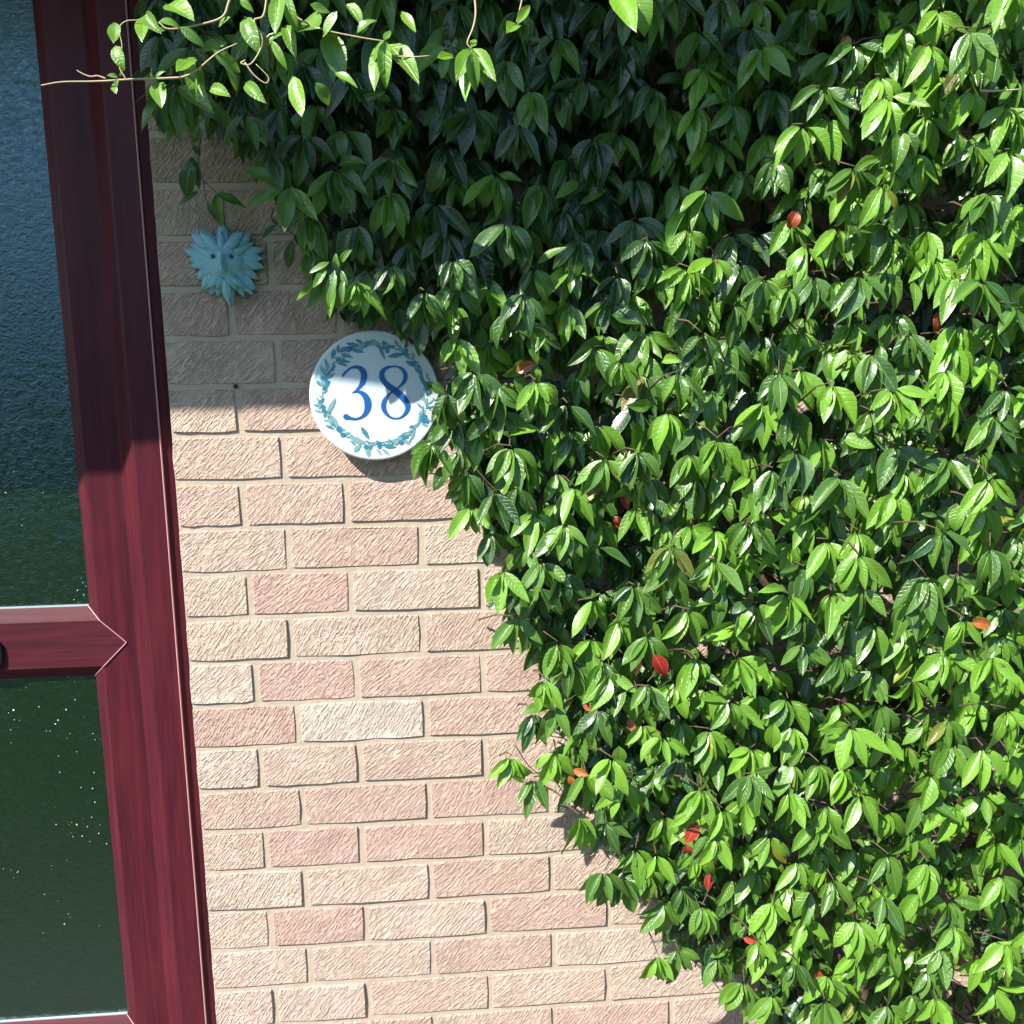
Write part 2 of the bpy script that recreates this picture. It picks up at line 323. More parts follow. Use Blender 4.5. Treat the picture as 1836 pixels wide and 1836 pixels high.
def zpx(u, v, d): return float(at(u, v, d)[2])
zt1 = zpx(100, 1088, -.086); zb1 = zpx(100, 1214, -.083); transom(zt1, zb1, -1.27)
zt2 = zpx(100, 1826, -.086); transom(zt2, zt2 - .122, -1.27)
transom_left = []
for zt, zb in ((zt1, zb1), (zt2, zt2 - .122)):
    part(box(-2.24, -1.40, .0684, .12, zb, zt), 'transom', door, WOODH, O)
part(box(-2.36, -.2665, .06, .12, ZT - .1, ZT - .0005), 'head_rail', door, WOODH, O); part(box(-2.24, -.44, .0675, .12, .0005, .14), 'bottom_rail', door, WOODH, O)
GY = .0885
for x0, x1 in ((-1.27, -.441), (-2.24, -1.40)):
    for z0, z1 in ((zt1, ZT - .1), (zt2, zb1), (.14, zt2 - .122)):
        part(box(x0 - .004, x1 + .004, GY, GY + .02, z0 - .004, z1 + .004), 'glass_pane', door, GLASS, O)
for z in (zt1, zt2):
    part(box(-1.27, -.4452, .0845, .0886, z - .001, z + .0022), 'gasket', door, BEAD, O)  # pale colour paints the highlight along the lit gasket edge
part(box(-1.27, -.4452, .0835, .0886, zt2 - .0042, zt2 - .0012), 'gasket', door, DARK, O)
# black rounded plate at the far left
c = at(-12, 1172, -.066); zr = .031; pts = []
prof = []
for k in range(24):
    t = 2 * math.pi * k / 24; sx = math.copysign(abs(math.cos(t)) ** .35, math.cos(t)); sz = math.copysign(abs(math.sin(t)) ** .5, math.sin(t)); prof.append((c[0] - .10 + .1155 * sx, c[2] + zr * sz))
vs = [(x, .0683, z) for x, z in prof] + [(x, .0625, z) for x, z in prof] + [(c[0] - .1 + (x - c[0] + .1) * .96, .060, c[2] + (z - c[2]) * .92) for x, z in prof]
fs = [tuple(range(48, 72))] + [(l * 24 + k, l * 24 + (k + 1) % 24, (l + 1) * 24 + (k + 1) % 24, (l + 1) * 24 + k) for l in (0, 1) for k in range(24)]
part((vs, fs), 'dark_plate', door, DARK, O)
# pale droplets painting sun glints on the textured glass
DROP = simple('pale_glint_droplet', (0.75, 0.80, 0.80), 0.12, Transmission_Weight=0.0)
j = Join()
def blob(c, r):
    vs = []; fs = []
    for a in range(3):
        for k in range(6):
            rr = r * (1, .8, .35)[a]; t = k * math.pi / 3; vs.append((c[0] + rr * math.cos(t), c[1] - r * (0, .45, .8)[a], c[2] + rr * math.sin(t)))
    for a in range(2):
        for k in range(6): fs.append((a * 6 + k, a * 6 + (k + 1) % 6, a * 6 + 6 + (k + 1) % 6, a * 6 + 6 + k))
    fs.append(tuple(range(12, 18))); return vs, fs
ctr = [(rng.uniform(-.62, -.44), rng.uniform(Z0 - .95, Z0 - .06)) for _ in range(26)]
for _ in range(125):
    cx, cz = ctr[int(rng.integers(26))]; x = cx + rng.normal(0, .035); z = cz + rng.normal(0, .025)
    if x > -.446 or zb1 - .002 < z < zt1 + .003 or z < zt2 + .004: continue
    j.add(blob((x, GY, z), abs(rng.normal(.0003, .0004)) + .00035))
j.v = [tuple(Vector(v) - O) for v in j.v]; tag(j.obj('glint_droplets', door, DROP), kind='stuff')

# ------------------------------------------------------------------ number plaque
pc = at(673, 710, .026)
plq = empty('number_plaque', pc, 'round white ceramic house number plaque reading 38 with a blue leaf wreath', 'number plaque')
plq.rotation_euler = (math.radians(-1.0), 0, math.radians(6))
R0 = .101; ringp = [(R0 * .0, -.0), (R0 * .93, 0), (R0 * .965, -.0009), (R0 * .985, -.0004), (R0, .0022), (R0 * .998, .007), (R0 * .96, .0085), (0, .0085)]
vs = []; fs = []; NS = 72
for a, (r, y) in enumerate(ringp[1:-1]):
    for k in range(NS): t = 2 * math.pi * k / NS; vs.append((r * math.cos(t), y, r * math.sin(t)))
nr = len(ringp) - 2
for a in range(nr - 1):
    for k in range(NS): fs.append((a * NS + k, a * NS + (k + 1) % NS, (a + 1) * NS + (k + 1) % NS, (a + 1) * NS + k))
fs.append(tuple(range(NS))[::-1]); fs.append(tuple(range((nr - 1) * NS, nr * NS)))
o = link('disc', mesh('disc', vs, fs), plq, GLAZE)
o.data.polygons.foreach_set('use_smooth', [len(p.vertices) == 4 for p in o.data.polygons])
part(tube([(0, .008, 0), (0, .021, 0)], .018, 16), 'wall_spacer', plq, DARK, (0, 0, 0))
def pl(cx, cy): return ((cx - 922) / 674 * R0, -(cy - 909) / 709 * R0)
def stroke(pts, closed=False, y=-.0007):
    P = [Vector((*pl(a, b), wd / 690 * R0)) for a, b, wd in pts]
    Q = smooth_path(P, 7) if not closed else smooth_path([P[-1]] + P + [P[0], P[1]], 7)[7:-7]
    L = []; Rr = []
    n = len(Q)
    for k in range(n):
        a = Q[(k - 1) % n if closed else max(k - 1, 0)]; b = Q[(k + 1) % n if closed else min(k + 1, n - 1)]
        t = Vector((b.x - a.x, b.y - a.y)).normalized(); nn = Vector((-t.y, t.x)) * max(Q[k].z * .9, .0001) / 2
        L.append((Q[k].x + nn.x, y, Q[k].y + nn.y)); Rr.append((Q[k].x - nn.x, y, Q[k].y - nn.y))
    vs = L + Rr; m = n if closed else n - 1
    return vs, [(k, (k + 1) % n, n + (k + 1) % n, n + k) for k in range(m)]
j = Join()
j.add(stroke([(590, 697, 8), (600, 675, 26), (640, 630, 24), (690, 598, 26), (745, 592, 42), (795, 622, 66), (815, 680, 74), (800, 745, 62), (768, 798, 40), (728, 840, 20), (682, 868, 6)]))
j.add(stroke([(682, 868, 6), (722, 856, 16), (765, 862, 40), (812, 900, 66), (838, 965, 78), (836, 1030, 72), (812, 1092, 48), (765, 1136, 26), (705, 1152, 24), (655, 1142, 36), (628, 1130, 46)], y=-.0009))
j.add(([(pl(612 + 30 * math.cos(t), 1126 + 30 * math.sin(t))[0], -.0011, pl(612, 1126 + 30 * math.sin(t))[1]) for t in [k * math.pi / 8 for k in range(16)]], [tuple(range(16))]))
o = j.obj('numeral', plq, BLUE); o['label'] = 'blue figure 3'
j = Join()
j.add(stroke([(1118, 592, 22), (1050, 606, 38), (1003, 650, 56), (1000, 715, 66), (1045, 785, 70), (1120, 850, 76), (1195, 920, 84), (1243, 990, 72), (1253, 1045, 58), (1230, 1102, 40), (1180, 1148, 22), (1128, 1160, 17), (1070, 1145, 26), (1022, 1095, 44), (1001, 1030, 56), (1015, 960, 50), (1065, 895, 26), (1140, 840, 15), (1190, 800, 28), (1232, 745, 50), (1240, 685, 52), (1215, 630, 42), (1170, 600, 26)], closed=True))
o = j.obj('numeral', plq, BLUE); o['label'] = 'blue figure 8'
def pleaf(cx, cy, ln, ang, wd, y):
    t = math.radians(ang); out = []
    for s, wv in ((0, .0), (.2, .7), (.45, 1), (.75, .62), (1, 0), (.75, -.62), (.45, -1), (.2, -.7)):
        a = (s - .5) * ln; b = wv * wd / 2; q = pl(cx + a * math.cos(t) - b * math.sin(t), cy + a * math.sin(t) + b * math.cos(t)); out.append((q[0], y, q[1]))
    return out, [tuple(range(8))]
LV = [(785, 322, 90, 30, 30), (560, 395, 90, 100, 26), (510, 450, 110, 110, 40), (610, 525, 150, 12, 34), (600, 560, 110, 20, 26), (650, 470, 130, 20, 30), (440, 560, 120, 80, 26), (395, 620, 100, 75, 30), (495, 610, 90, -45, 24),
      (440, 680, 130, -60, 34), (480, 680, 90, -35, 22), (395, 740, 120, 70, 34), (350, 760, 70, 60, 26), (430, 780, 120, -55, 30), (345, 955, 110, 60, 20), (335, 1000, 90, 15, 18), (340, 1060, 90, 15, 18), (470, 1000, 170, -60, 40), (440, 1080, 120, 100, 26),
      (485, 1170, 150, 62, 46), (410, 1160, 60, 5, 16), (445, 1235, 100, 25, 24), (650, 1320, 60, 40, 14), (720, 1390, 170, 25, 54), (800, 1310, 150, 62, 40), (715, 1470, 110, -50, 40), (820, 1520, 130, 80, 40), (850, 1470, 70, 110, 30), (940, 1525, 90, 55, 18),
      (1010, 1530, 110, 45, 26), (1050, 1465, 130, 10, 44), (1120, 1420, 120, 5, 40), (1200, 1400, 150, 40, 44), (1230, 1340, 140, -15, 44), (1300, 1340, 110, -70, 26), (1270, 1400, 80, -60, 16), (1310, 1290, 100, -80, 24), (1340, 1240, 100, -40, 30),
      (1400, 1130, 110, 70, 24), (1390, 1040, 110, 50, 18), (1420, 965, 100, 60, 18), (1500, 985, 90, -40, 16), (1490, 1045, 110, -12, 18), (1470, 1190, 90, 30, 30), (1430, 1240, 90, 20, 22), (1400, 1170, 100, 50, 26), (870, 340, 130, -15, 44), (950, 340, 140, 40, 44),
      (1000, 420, 150, 75, 30), (1050, 370, 130, 60, 50), (1020, 470, 110, 70, 20), (1100, 380, 120, 20, 28), (1160, 470, 180, -10, 44), (1210, 410, 100, 60, 22), (1260, 470, 110, 60, 40), (1330, 490, 90, 85, 26), (1310, 570, 130, 30, 44), (1380, 630, 150, 62, 60),
      (1410, 730, 120, 80, 34), (1465, 700, 60, 80, 22), (1450, 800, 130, 62, 40), (1440, 850, 90, 100, 30), (1160, 345, 80, 60, 20), (1250, 400, 80, 80, 18), (620, 400, 120, -30, 44), (720, 350, 150, 10, 34), (760, 420, 130, 15, 34), (800, 380, 70, 80, 40)]
jj = [Join(), Join()]
for q, l in enumerate(LV):
    teal = l[1] < 850 and q % 4 != 3; jj[0 if teal or q % 3 == 0 else 1].add(pleaf(l[0], l[1], l[2] * 1.1, l[3], l[4] * 1.25, -.0006 - .00002 * (q % 9)))  # upper leaves mostly darker: the eave shadow is painted into the print
for q in range(74):
    a0 = 2 * math.pi * q / 74 + random.uniform(-.03, .03); r = 545 + random.uniform(-34, 34); jj[q % 3 > 0].add(pleaf(922 + r * math.cos(a0), 893 + r * math.sin(a0), random.uniform(60, 105), math.degrees(a0) + 90 + random.choice((-1, 1)) * random.uniform(15, 60), random.uniform(18, 34), -.00082 - .00002 * (q % 5)))
o = jj[0].obj('wreath_print', plq, WR1); o['kind'] = 'stuff'; o['label'] = 'dark teal leaves of the wreath, shade painted into the upper ones'
o = jj[1].obj('wreath_print', plq, WR3); o['kind'] = 'stuff'; o['label'] = 'pale sage leaves of the wreath, sunlight painted into the lower ones'
j = Join()
for (cx, cy, r) in [(665, 400, 34), (700, 385, 26), (395, 700, 26), (430, 740, 22), (380, 1010, 24), (385, 1050, 20), (535, 1260, 32), (575, 1320, 24), (805, 1465, 26), (942, 1435, 28), (940, 1470, 18), (1170, 1425, 26), (1200, 1385, 18), (1420, 1150, 34), (1450, 1200, 24), (1410, 1200, 22), (1335, 560, 26), (1030, 390, 24), (1060, 430, 20), (1470, 820, 24), (400, 820, 20), (560, 510, 24)]:
    j.add(([(pl(cx + r * math.cos(t), 0)[0], -.0009, pl(0, cy + r * math.sin(t))[1]) for t in [k * math.pi / 6 for k in range(12)]], [tuple(range(12))]))
o = j.obj('wreath_print', plq, WR2); o['kind'] = 'stuff'; o['label'] = 'bright blue berries of the wreath'
j = Join()
for k in range(26):
    a0 = 2 * math.pi * k / 26 + .1; a1 = a0 + .19; r = 540
    j.add(stroke([(922 + (r + 12 * math.sin(3 * a)) * math.cos(a), 890 + (r + 12 * math.sin(3 * a)) * math.sin(a), 7) for a in (a0, (a0 + a1) / 2, a1)], y=-.00055))
o = j.obj('wreath_print', plq, WR1); o['label'] = 'thin stem of the wreath'

# ------------------------------------------------------------------ leafy wall mask
mc = at(404, 468, .006)
mask = empty('wall_mask', mc, 'turquoise leafy face wall ornament with two eye holes, above the plaque', 'wall ornament')
MS = 1 / 8.345 * .00089
def ml(cx, cy): return ((cx - 868) * MS, -(cy - 735) * MS)
def petal(b, t, wd, y0, y1, curl=.004, lobes=0):
    b = Vector(b); t = Vector(t); d = t - b; n = Vector((-d.y, d.x)).normalized(); vs = []; fs = []; N = 8
    for k in range(N + 1):
        s = k / N; w_ = wd * (math.sin(math.pi * min(.97, .12 + s * .86)) ** .8) * .5 * (1 - .85 * max(0, s - .85) / .15)
        if lobes: w_ *= 1 + .16 * math.sin(s * 22)
        c = b + d * s; yb = y0 + (y1 - y0) * s + curl * math.sin(s * math.pi)* -1
        for e, dy in ((-1, .0022), (-.5, .0003), (0, -.0014), (.5, .0003), (1, .0022)): vs.append((c.x + n.x * w_ * e, yb + dy, c.y + n.y * w_ * e))
    for k in range(N):
        for e in range(4): a = k * 5 + e; fs.append((a, a + 1, a + 6, a + 5))
    m = len(vs); vs += [(x, y + .003, z) for x, y, z in vs]; fs += [tuple(i + m for i in f)[::-1] for f in fs]
    for k in range(N):
        for e in (0, 4): a = k * 5 + e; fs.append((a, a + 5, a + 5 + m, a + m))
    return vs, fs
tips = [(870, 200), (570, 305), (420, 345), (395, 500), (300, 590), (360, 720), (375, 810), (455, 1000), (515, 1155), (630, 1225), (735, 1245), (920, 1385), (1110, 1250), (1240, 1225), (1285, 1155), (1335, 1000), (1432, 835), (1418, 710), (1442, 575), (1300, 485), (1270, 345), (1110, 312), (945, 305)]
for q, t in enumerate(tips):
    c0 = Vector((868, 700)); tt = Vector(t); b = c0 + (tt - c0) * .22
    wd = 190 if q in (1, 2, 20, 21, 0, 11) else 155
    o = link('mask_leaf', mesh('mask_leaf', *petal(ml(*b), ml(*tt), wd * MS, -.016, -.004 - (q % 3) * .0015, .003), True), mask, VERD)
for q in range(17):   # inner layer
    a = math.radians(20 + q * 360 / 17 + random.uniform(-6, 6)); r = random.uniform(370, 440) * (.92 if math.sin(a) < 0 else 1); tt = (868 + r * math.cos(a), 740 + r * math.sin(a)); b = (868 + .3 * r * math.cos(a), 720 + .3 * r * math.sin(a))
    o = link('mask_leaf', mesh('mask_leaf', *petal(ml(*b), ml(*tt), 150 * MS, -.021, -.010, .003), True), mask, VERD)
for (b, t, wd) in (((850, 640), (560, 330), 150), ((880, 640), (1180, 340), 150), ((866, 640), (866, 330), 120), ((830, 700), (500, 560), 110), ((900, 700), (1240, 560), 110), ((850, 930), (640, 1010), 80), ((900, 930), (1100, 1010), 80), ((850, 960), (740, 1140), 90), ((900, 960), (1050, 1150), 100), ((885, 1000), (915, 1330), 110), ((820, 960), (610, 1130), 80), ((940, 960), (1180, 1130), 80)):
    link('mask_leaf', mesh('mask_leaf', *petal(ml(*b), ml(*t), wd * MS, -.024, -.013, .004), True), mask, VERD)
vs = []; fs = []; NX, NZ = 30, 36
for a in range(NX + 1):
    for b in range(NZ + 1):
        X = 560 + 620 * a / NX; Yc = 520 + 520 * b / NZ; rx = (X - 870) / 300; rz = (Yc - 770) / 260; r2 = rx * rx + rz * rz
        hgt = .020 * max(0, 1 - r2) ** .5
        sx = (X - (868 + (Yc - 620) * .06)); nose = .013 * math.exp(-(sx / (26 + max(0, (Yc - 640)) * .12)) ** 2) * min(1, max(0, (Yc - 590) / 230)) * (1 if Yc < 900 else max(0, 1 - (Yc - 900) / 25))
        eye = 0
        for ex in (745, 995): dd = math.hypot((X - ex) / 60, (Yc - 692) / 40); eye += -.005 * math.exp(-dd * dd) ; br = math.hypot((X - ex) / 100, (Yc - 630) / 26); eye += .004 * math.exp(-br * br)
        q = ml(X, Yc); vs.append((q[0], -.010 - hgt - nose - eye, q[1]))
for a in range(NX):
    for b in range(NZ):
        i0 = a * (NZ + 1) + b
        X = 560 + 620 * (a + .5) / NX; Yc = 520 + 520 * (b + .5) / NZ
        if ((X - 870) / 300) ** 2 + ((Yc - 770) / 260) ** 2 < .97: fs.append((i0, i0 + NZ + 1, i0 + NZ + 2, i0 + 1))
link('face', mesh('face', vs, fs, True), mask, VERD)
for ex in (748, 998):
    q = ml(ex, 690); part(tube([(q[0], -.020, q[1]), (q[0], -.0272, q[1])], [.0030, .0028], 12), 'eye', mask, DARK, (0, 0, 0))

# ------------------------------------------------------------------ leaves
def leaf_grid(curl, fold, twist, wave=0.0, N=6):
    """unit leaf, length 1 along +Y, width 1, upper side +Z; returns verts, faces, uvs (per vert)"""
    vs = []; fs = []; uv = []
    for k in range(N + 1):
        s = k / N; wv = max(0.0, math.sin(math.pi * s ** .82)) ** .85 * .5 * (1 - .12 * s)
        if k == 0: wv = .015
        if k == N: wv = .004
        th = curl * s; y = math.sin(th) / curl if abs(curl) > .01 else s; z = -(1 - math.cos(th)) / curl if abs(curl) > .01 else 0
        tw = twist * s
        for e in (-1, -.52, 0, .52, 1):
            x = e * wv; zz = abs(e) * wv * fold + wave * math.sin(s * 9 + e * 2) * abs(e) * .03 - (0.10 * wv * (abs(e) ** 2))
            X = x * math.cos(tw) - zz * math.sin(tw); Z = x * math.sin(tw) + zz * math.cos(tw)
            vs.append((X, y, z + Z)); uv.append((e, s))
    for k in range(N):
        for e in range(4): a = k * 5 + e; fs.append((a, a + 1, a + 6, a + 5))
    return np.array(vs), fs, np.array(uv)
VARS = [leaf_grid(c, f, t, wv) for c, f, t, wv in ((1.6, .5, .3, 2), (.4, .75, -.5, 1.5), (.8, .15, .45, 2), (-.5, .5, -.2, 1), (1.0, .6, .1, 2.2), (.5, .35, .1, 1), (.9, .45, -.15, -1), (.25, .25, .2, 1), (1.2, .3, 0, .6), (.7, .6, .25, -1), (.1, .4, -.3, 1), (-.25, .3, .1, 1), (.6, .2, -.1, .4))]
def leaf_mesh(k):
    vs, fs, uv = VARS[k]; me = mesh('leaf', vs, fs, True); ul = me.uv_layers.new(name='UVMap')
    li = np.empty(len(me.loops), dtype=np.int32); me.loops.foreach_get('vertex_index', li); ul.data.foreach_set('uv', uv[li].astype(np.float32).ravel()); me.materials.append(LEAF); return me
LMESH = [leaf_mesh(k) for k in range(len(VARS))]
def nrm(a): return a / (np.linalg.norm(a) + 1e-12)
def leaf_matrix(base, d, n, L, W):
    y = nrm(d); z = nrm(n - y * np.dot(n, y)); x = np.cross(y, z)
    m = np.eye(4); m[:3, 0] = x * W; m[:3, 1] = y * L; m[:3, 2] = z * ((L + W) / 2); m[:3, 3] = base; return m
leaves = []     # (matrix, variant, colour, tagname)
twigs = Join()
def add_leaf(m, k=None, col=None, kind='leaf'):
    leaves.append((m, int(rng.integers(len(VARS))) if k is None else k, col, kind))
def young(x=0):
    return float(np.clip((rng.uniform(.05, .25) if rng.random() < .45 else rng.uniform(.4, .95)) + x, 0, 1))
def over_plaque(m):
    q = (m @ np.array([[0, 0], [1, .6], [0, 0], [1, 1]])).T[:, :3]; g = (q - CAM) @ RM; u = 918 + FPX * g[:, 0] / -g[:, 2]; v = 918 - FPX * g[:, 1] / -g[:, 2]
    return any((a < 768 and (a - 669) ** 2 + (b - 709) ** 2 < 112 ** 2) for a, b in zip(u, v))
def whorl(c, size=1.0, n=None, yb=0.0, out=None, spread=1.0):
    """leaves fanned round a shoot tip, hanging down and outwards"""
    if n is None: n = int(rng.choice([4, 5, 5, 6, 7]))
    ax = nrm(np.array([rng.normal(-.05, .28), -1.0, rng.normal(.35, .25)]))      # where the shoot points
    angs = np.linspace(-1, 1, n) * math.radians(rng.uniform(42, 80)) * spread + rng.normal(0, .13, n)
    if rng.random() < .22: angs = np.append(angs, rng.uniform(-math.pi, math.pi))
    yg = young(yb)
    X = np.array([1.0, 0, 0]); Z = np.array([0, 0, 1.0])
    for ph in angs:
        lift = rng.uniform(.0, .55) * (1 if abs(ph) < 1.6 else 1.3)
        d = nrm(X * math.sin(ph) - Z * (math.cos(ph) + .68) + ax * lift + rng.normal(0, .12, 3))
        n0 = nrm(ax * 1.0 + Z * .25 + X * math.sin(ph) * rng.uniform(-.1, .45) + rng.normal(0, .30, 3))
        L = size * (1 + .45 * c[1]) * rng.uniform(.045, .071) * (.85 if abs(ph) > 1.5 else 1); W = L * rng.uniform(.30, .40)
        lm = leaf_matrix(c + d * .006, d, n0, L, W)
        if over_plaque(lm): continue      # the leaves have been trimmed back from the plaque
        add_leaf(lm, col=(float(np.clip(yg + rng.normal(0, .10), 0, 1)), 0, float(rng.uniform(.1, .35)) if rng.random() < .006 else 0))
    back = c + np.array([rng.normal(0, .02), rng.uniform(.03, .07), rng.uniform(-.03, .02)])
    if back[1] < .0:
        twigs.add(tube([c, (c + back) / 2 + np.array([0, 0, .006]), back], [.0009, .0013, .0018], 4))

def interp(pts):
    P = np.array(pts, float)
    def f(u, v):
        w_ = 1 / (((P[:, 0] - u) ** 2 + (P[:, 1] - v) ** 2) / 1e4 + .15) ** 1.7; return float((w_ * P[:, 2]).sum() / w_.sum())
    return f
DEPTH = interp([(280, 130, .20), (300, 200, .17), (420, 200, .16), (480, 300, .10), (560, 430, .09), (700, 300, .12), (600, 150, .16), (800, 100, .17), (1000, 80, .15), (1100, 200, .14), (900, 300, .15), (1150, 330, .12), (700, 480, .10), (620, 500, .08), (800, 500, .135), (960, 500, .155),
                (1100, 450, .16), (1250, 330, .17), (1250, 450, .19), (1250, 120, .20), (1400, 80, .20), (1330, 250, .19), (1450, 230, .26), (1600, 200, .33), (1600, 60, .31), (1750, 80, .37), (1820, 20, .39), (1820, 250, .38), (1700, 450, .34), (1500, 480, .28), (1380, 500, .24),
                (720, 600, .075), (700, 540, .09), (800, 700, .09), (780, 790, .07), (840, 850, .08), (860, 930, .07), (960, 690, .17), (950, 800, .15), (1100, 650, .20), (1250, 700, .24), (1450, 700, .29), (1700, 700, .35), (900, 1050, .07), (930, 1120, .07), (1000, 950, .14), (1050, 1080, .14), (1000, 1250, .08), (920, 1380, .05), (960, 1290, .06),
                (1050, 1480, .09), (1100, 1350, .14), (1200, 1200, .20), (1300, 1000, .25), (1500, 1000, .30), (1750, 1000, .36), (1090, 1560, .09), (1180, 1620, .11), (1200, 1500, .16), (1220, 1710, .12), (1300, 1770, .13), (1350, 1500, .22), (1400, 1700, .20), (1500, 1400, .28), (1600, 1600, .28), (1600, 1800, .24), (1800, 1300, .36), (1800, 1700, .32), (1850, 1000, .38)])
APEX = """852,666 960,681 1017,722 914,799 1084,820 1143,807 1284,786 1385,838 1333,929 1029,870 1012,936 1202,975 1159,426 1228,478 1369,498 1258,596 1391,665 957,478 937,521 908,557 1107,491 1215,665 1114,642 839,848
1396,665 1491,685 1599,695 1605,796 1288,786 1350,855 1507,852 1429,806 1602,878 1775,855 1563,629 1707,610 1762,901 1687,950 1775,979 1344,930 1278,1002 1540,992 1543,1048 1412,1064 1357,1080 1658,1028 1628,1074 1729,1107 1778,1172 1507,1169 1439,1152 1694,1169 1249,1175 1321,1175
1311,1252 1507,1256 1347,1386 1256,1412 1416,1416 1543,1422 1657,1425 1592,1452 1468,1478 1432,1540 1592,1530 1664,1543 1494,1576 1651,1595 1582,1602 1795,1566 1295,1448 1282,1494 1259,1622 1537,1648 1710,1657 1804,1687 1687,1697 1425,1723 1360,1684 1334,1759 1386,1782 1478,1791 1592,1798 1677,1785 1762,1337 1804,1269 1527,1301 1785,1504 1703,1612
957,1393 918,1354 996,1347 1097,1357 1189,1318 1163,1229 1075,1269 1094,1203 1307,1255 1356,1380 1258,1412 1084,1471 1140,1520 1084,1560 1176,1530 1192,1612 1264,1622 1290,1452 1271,1494 1356,1684 1215,1700 1179,1710 1287,1716 957,1275 996,1262 1039,1461 1114,1573
1013,939 1063,1072 1137,1048 1203,981 1281,1002 1346,935 1235,1092 1109,1109 1081,1185 1161,1222 1246,1185 1318,1177 1357,1081 800,701 852,665 961,678 774,791 917,799 890,736 836,845
1740,50 1744,156 1810,267 1668,76 1591,170 1439,222 1484,208 1314,184 1584,326 1591,405 1539,488 1415,513 1373,495 1758,499 1761,419 1629,592 1716,578 1820,544 1262,121 1477,152 1214,326 1269,339 1235,478 1532,298 1616,225 1363,80 1390,284
929,216 1065,247 968,324 779,362 1138,390 908,397 706,279 1048,139 696,341 590,490 640,500 700,470 760,520 730,600 660,480 820,600 880,950 845,905 900,1020 925,1105 885,880 1000,1150 975,1215
312,150 345,165 385,180 440,200 500,190 545,240 480,260 515,330 560,380 600,300 640,400 580,440""".split()
AP = [tuple(map(float, s.split(','))) for s in APEX]
def yb_at(u, v): return .10 + .24 * max(0, (u - 1250) / 600) + (.08 if v > 1100 else 0) - (.45 if (v < 470 and u < 1180) else 0)  # last term paints shade into leaf colour at upper left
for u, v in AP:
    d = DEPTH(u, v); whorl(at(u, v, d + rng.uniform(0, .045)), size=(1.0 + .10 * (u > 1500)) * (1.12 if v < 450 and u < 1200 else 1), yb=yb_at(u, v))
POLY = [(282, -60), (282, 60), (285, 140), (300, 165), (420, 195), (440, 250), (500, 290), (520, 350), (575, 370), (580, 450), (640, 520), (730, 560), (800, 640), (812, 700), (800, 760), (830, 850), (880, 880), (900, 930), (930, 990), (925, 1080), (960, 1110), (985, 1160), (1010, 1200), (1020, 1250),
        (1010, 1330), (1020, 1390), (1080, 1420), (1100, 1480), (1110, 1540), (1180, 1570), (1210, 1650), (1300, 1700), (1350, 1750), (1400, 1850), (1440, 1960), (2150, 1960), (2150, -200), (282, -200)]
def inside(x, y):
    c = False; n = len(POLY)
    for i in range(n):
        (x1, y1), (x2, y2) = POLY[i], POLY[i - 1]
        if (y1 > y) != (y2 > y) and x < (x2 - x1) * (y - y1) / (y2 - y1) + x1: c = not c
    return c
HOLES = [(1170, 110, 40), (640, 195, 38), (1330, 390, 42), (1690, 360, 38), (1650, 545, 45), (930, 300, 30), (1000, 640, 42), (1070, 230, 40), (1690, 800, 34), (1610, 1045, 30), (1270, 1135, 34), (1400, 1130, 32), (1105, 1150, 28), (1370, 1430, 28), (1440, 1495, 30), (1290, 1555, 34), (1720, 1740, 30), (1180, 560, 34), (1120, 990, 26), (760, 250, 30)]
def fill(n, dist, dd0, dd1, taken, shade):
    pts = list(taken); got = 0
    for _ in range(n * 12):
        u, v = rng.uniform(240, 2150), rng.uniform(-200, 1960)
        if not inside(u, v): continue
        if any((u - a) ** 2 + (v - b) ** 2 < dist * dist for a, b in pts): continue
        if dd1 < .2 and any((u - a) ** 2 + (v + 25 - b) ** 2 < r * r * 1.5 for a, b, r in HOLES): continue
        pts.append((u, v)); got += 1
        d = max(.03, DEPTH(u, v) - rng.uniform(dd0, dd1)); whorl(at(u, v, d), yb=yb_at(u, v) - shade, size=1.03)  # inner layers carry painted shade as darker leaf colour
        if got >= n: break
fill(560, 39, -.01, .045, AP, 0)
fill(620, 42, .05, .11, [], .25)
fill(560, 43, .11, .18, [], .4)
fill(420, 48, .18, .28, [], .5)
def edge_fill(n):
    k = 0
    while k < n:
        u, v = rng.uniform(800, 1700), rng.uniform(800, 1960)
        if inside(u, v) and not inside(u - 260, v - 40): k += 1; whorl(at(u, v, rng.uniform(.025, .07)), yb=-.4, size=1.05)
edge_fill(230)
# stray single leaves and upright young shoots between the whorls
k = 0
while k < 170:
    u, v = rng.uniform(300, 1900), rng.uniform(-40, 1860)
    if not inside(u, v): continue
    if (u - 671) ** 2 + (v - 690) ** 2 < 170 ** 2: continue
    k += 1; d0 = DEPTH(u, v) + rng.uniform(-.06, .025); ph = rng.normal(0, 1.3); c0 = at(u, v, max(.03, d0))
    dv = nrm(np.array([math.sin(ph), rng.normal(-.35, .45), -math.cos(ph)])); L = rng.uniform(.022, .058) * (1 + .4 * c0[1])
    add_leaf(leaf_matrix(c0, dv, nrm(np.array([rng.normal(0, .6), -1, rng.normal(.3, .6)])), L, L * rng.uniform(.3, .55)), col=(young(yb_at(u, v)), 0, 0.0))

def explicit(a, t, wr, d, col, lift=.0, roll=0.0, k=None, kind='leaf', d2=None):
    A = at(*a, d); T = at(*t, d + lift if d2 is None else d2); dv = T - A; L = np.linalg.norm(dv)
    n0 = nrm(np.array([roll - .12, -1.0, .30])); add_leaf(leaf_matrix(A, dv, n0, L * 1.03, L * wr), k, col, kind)
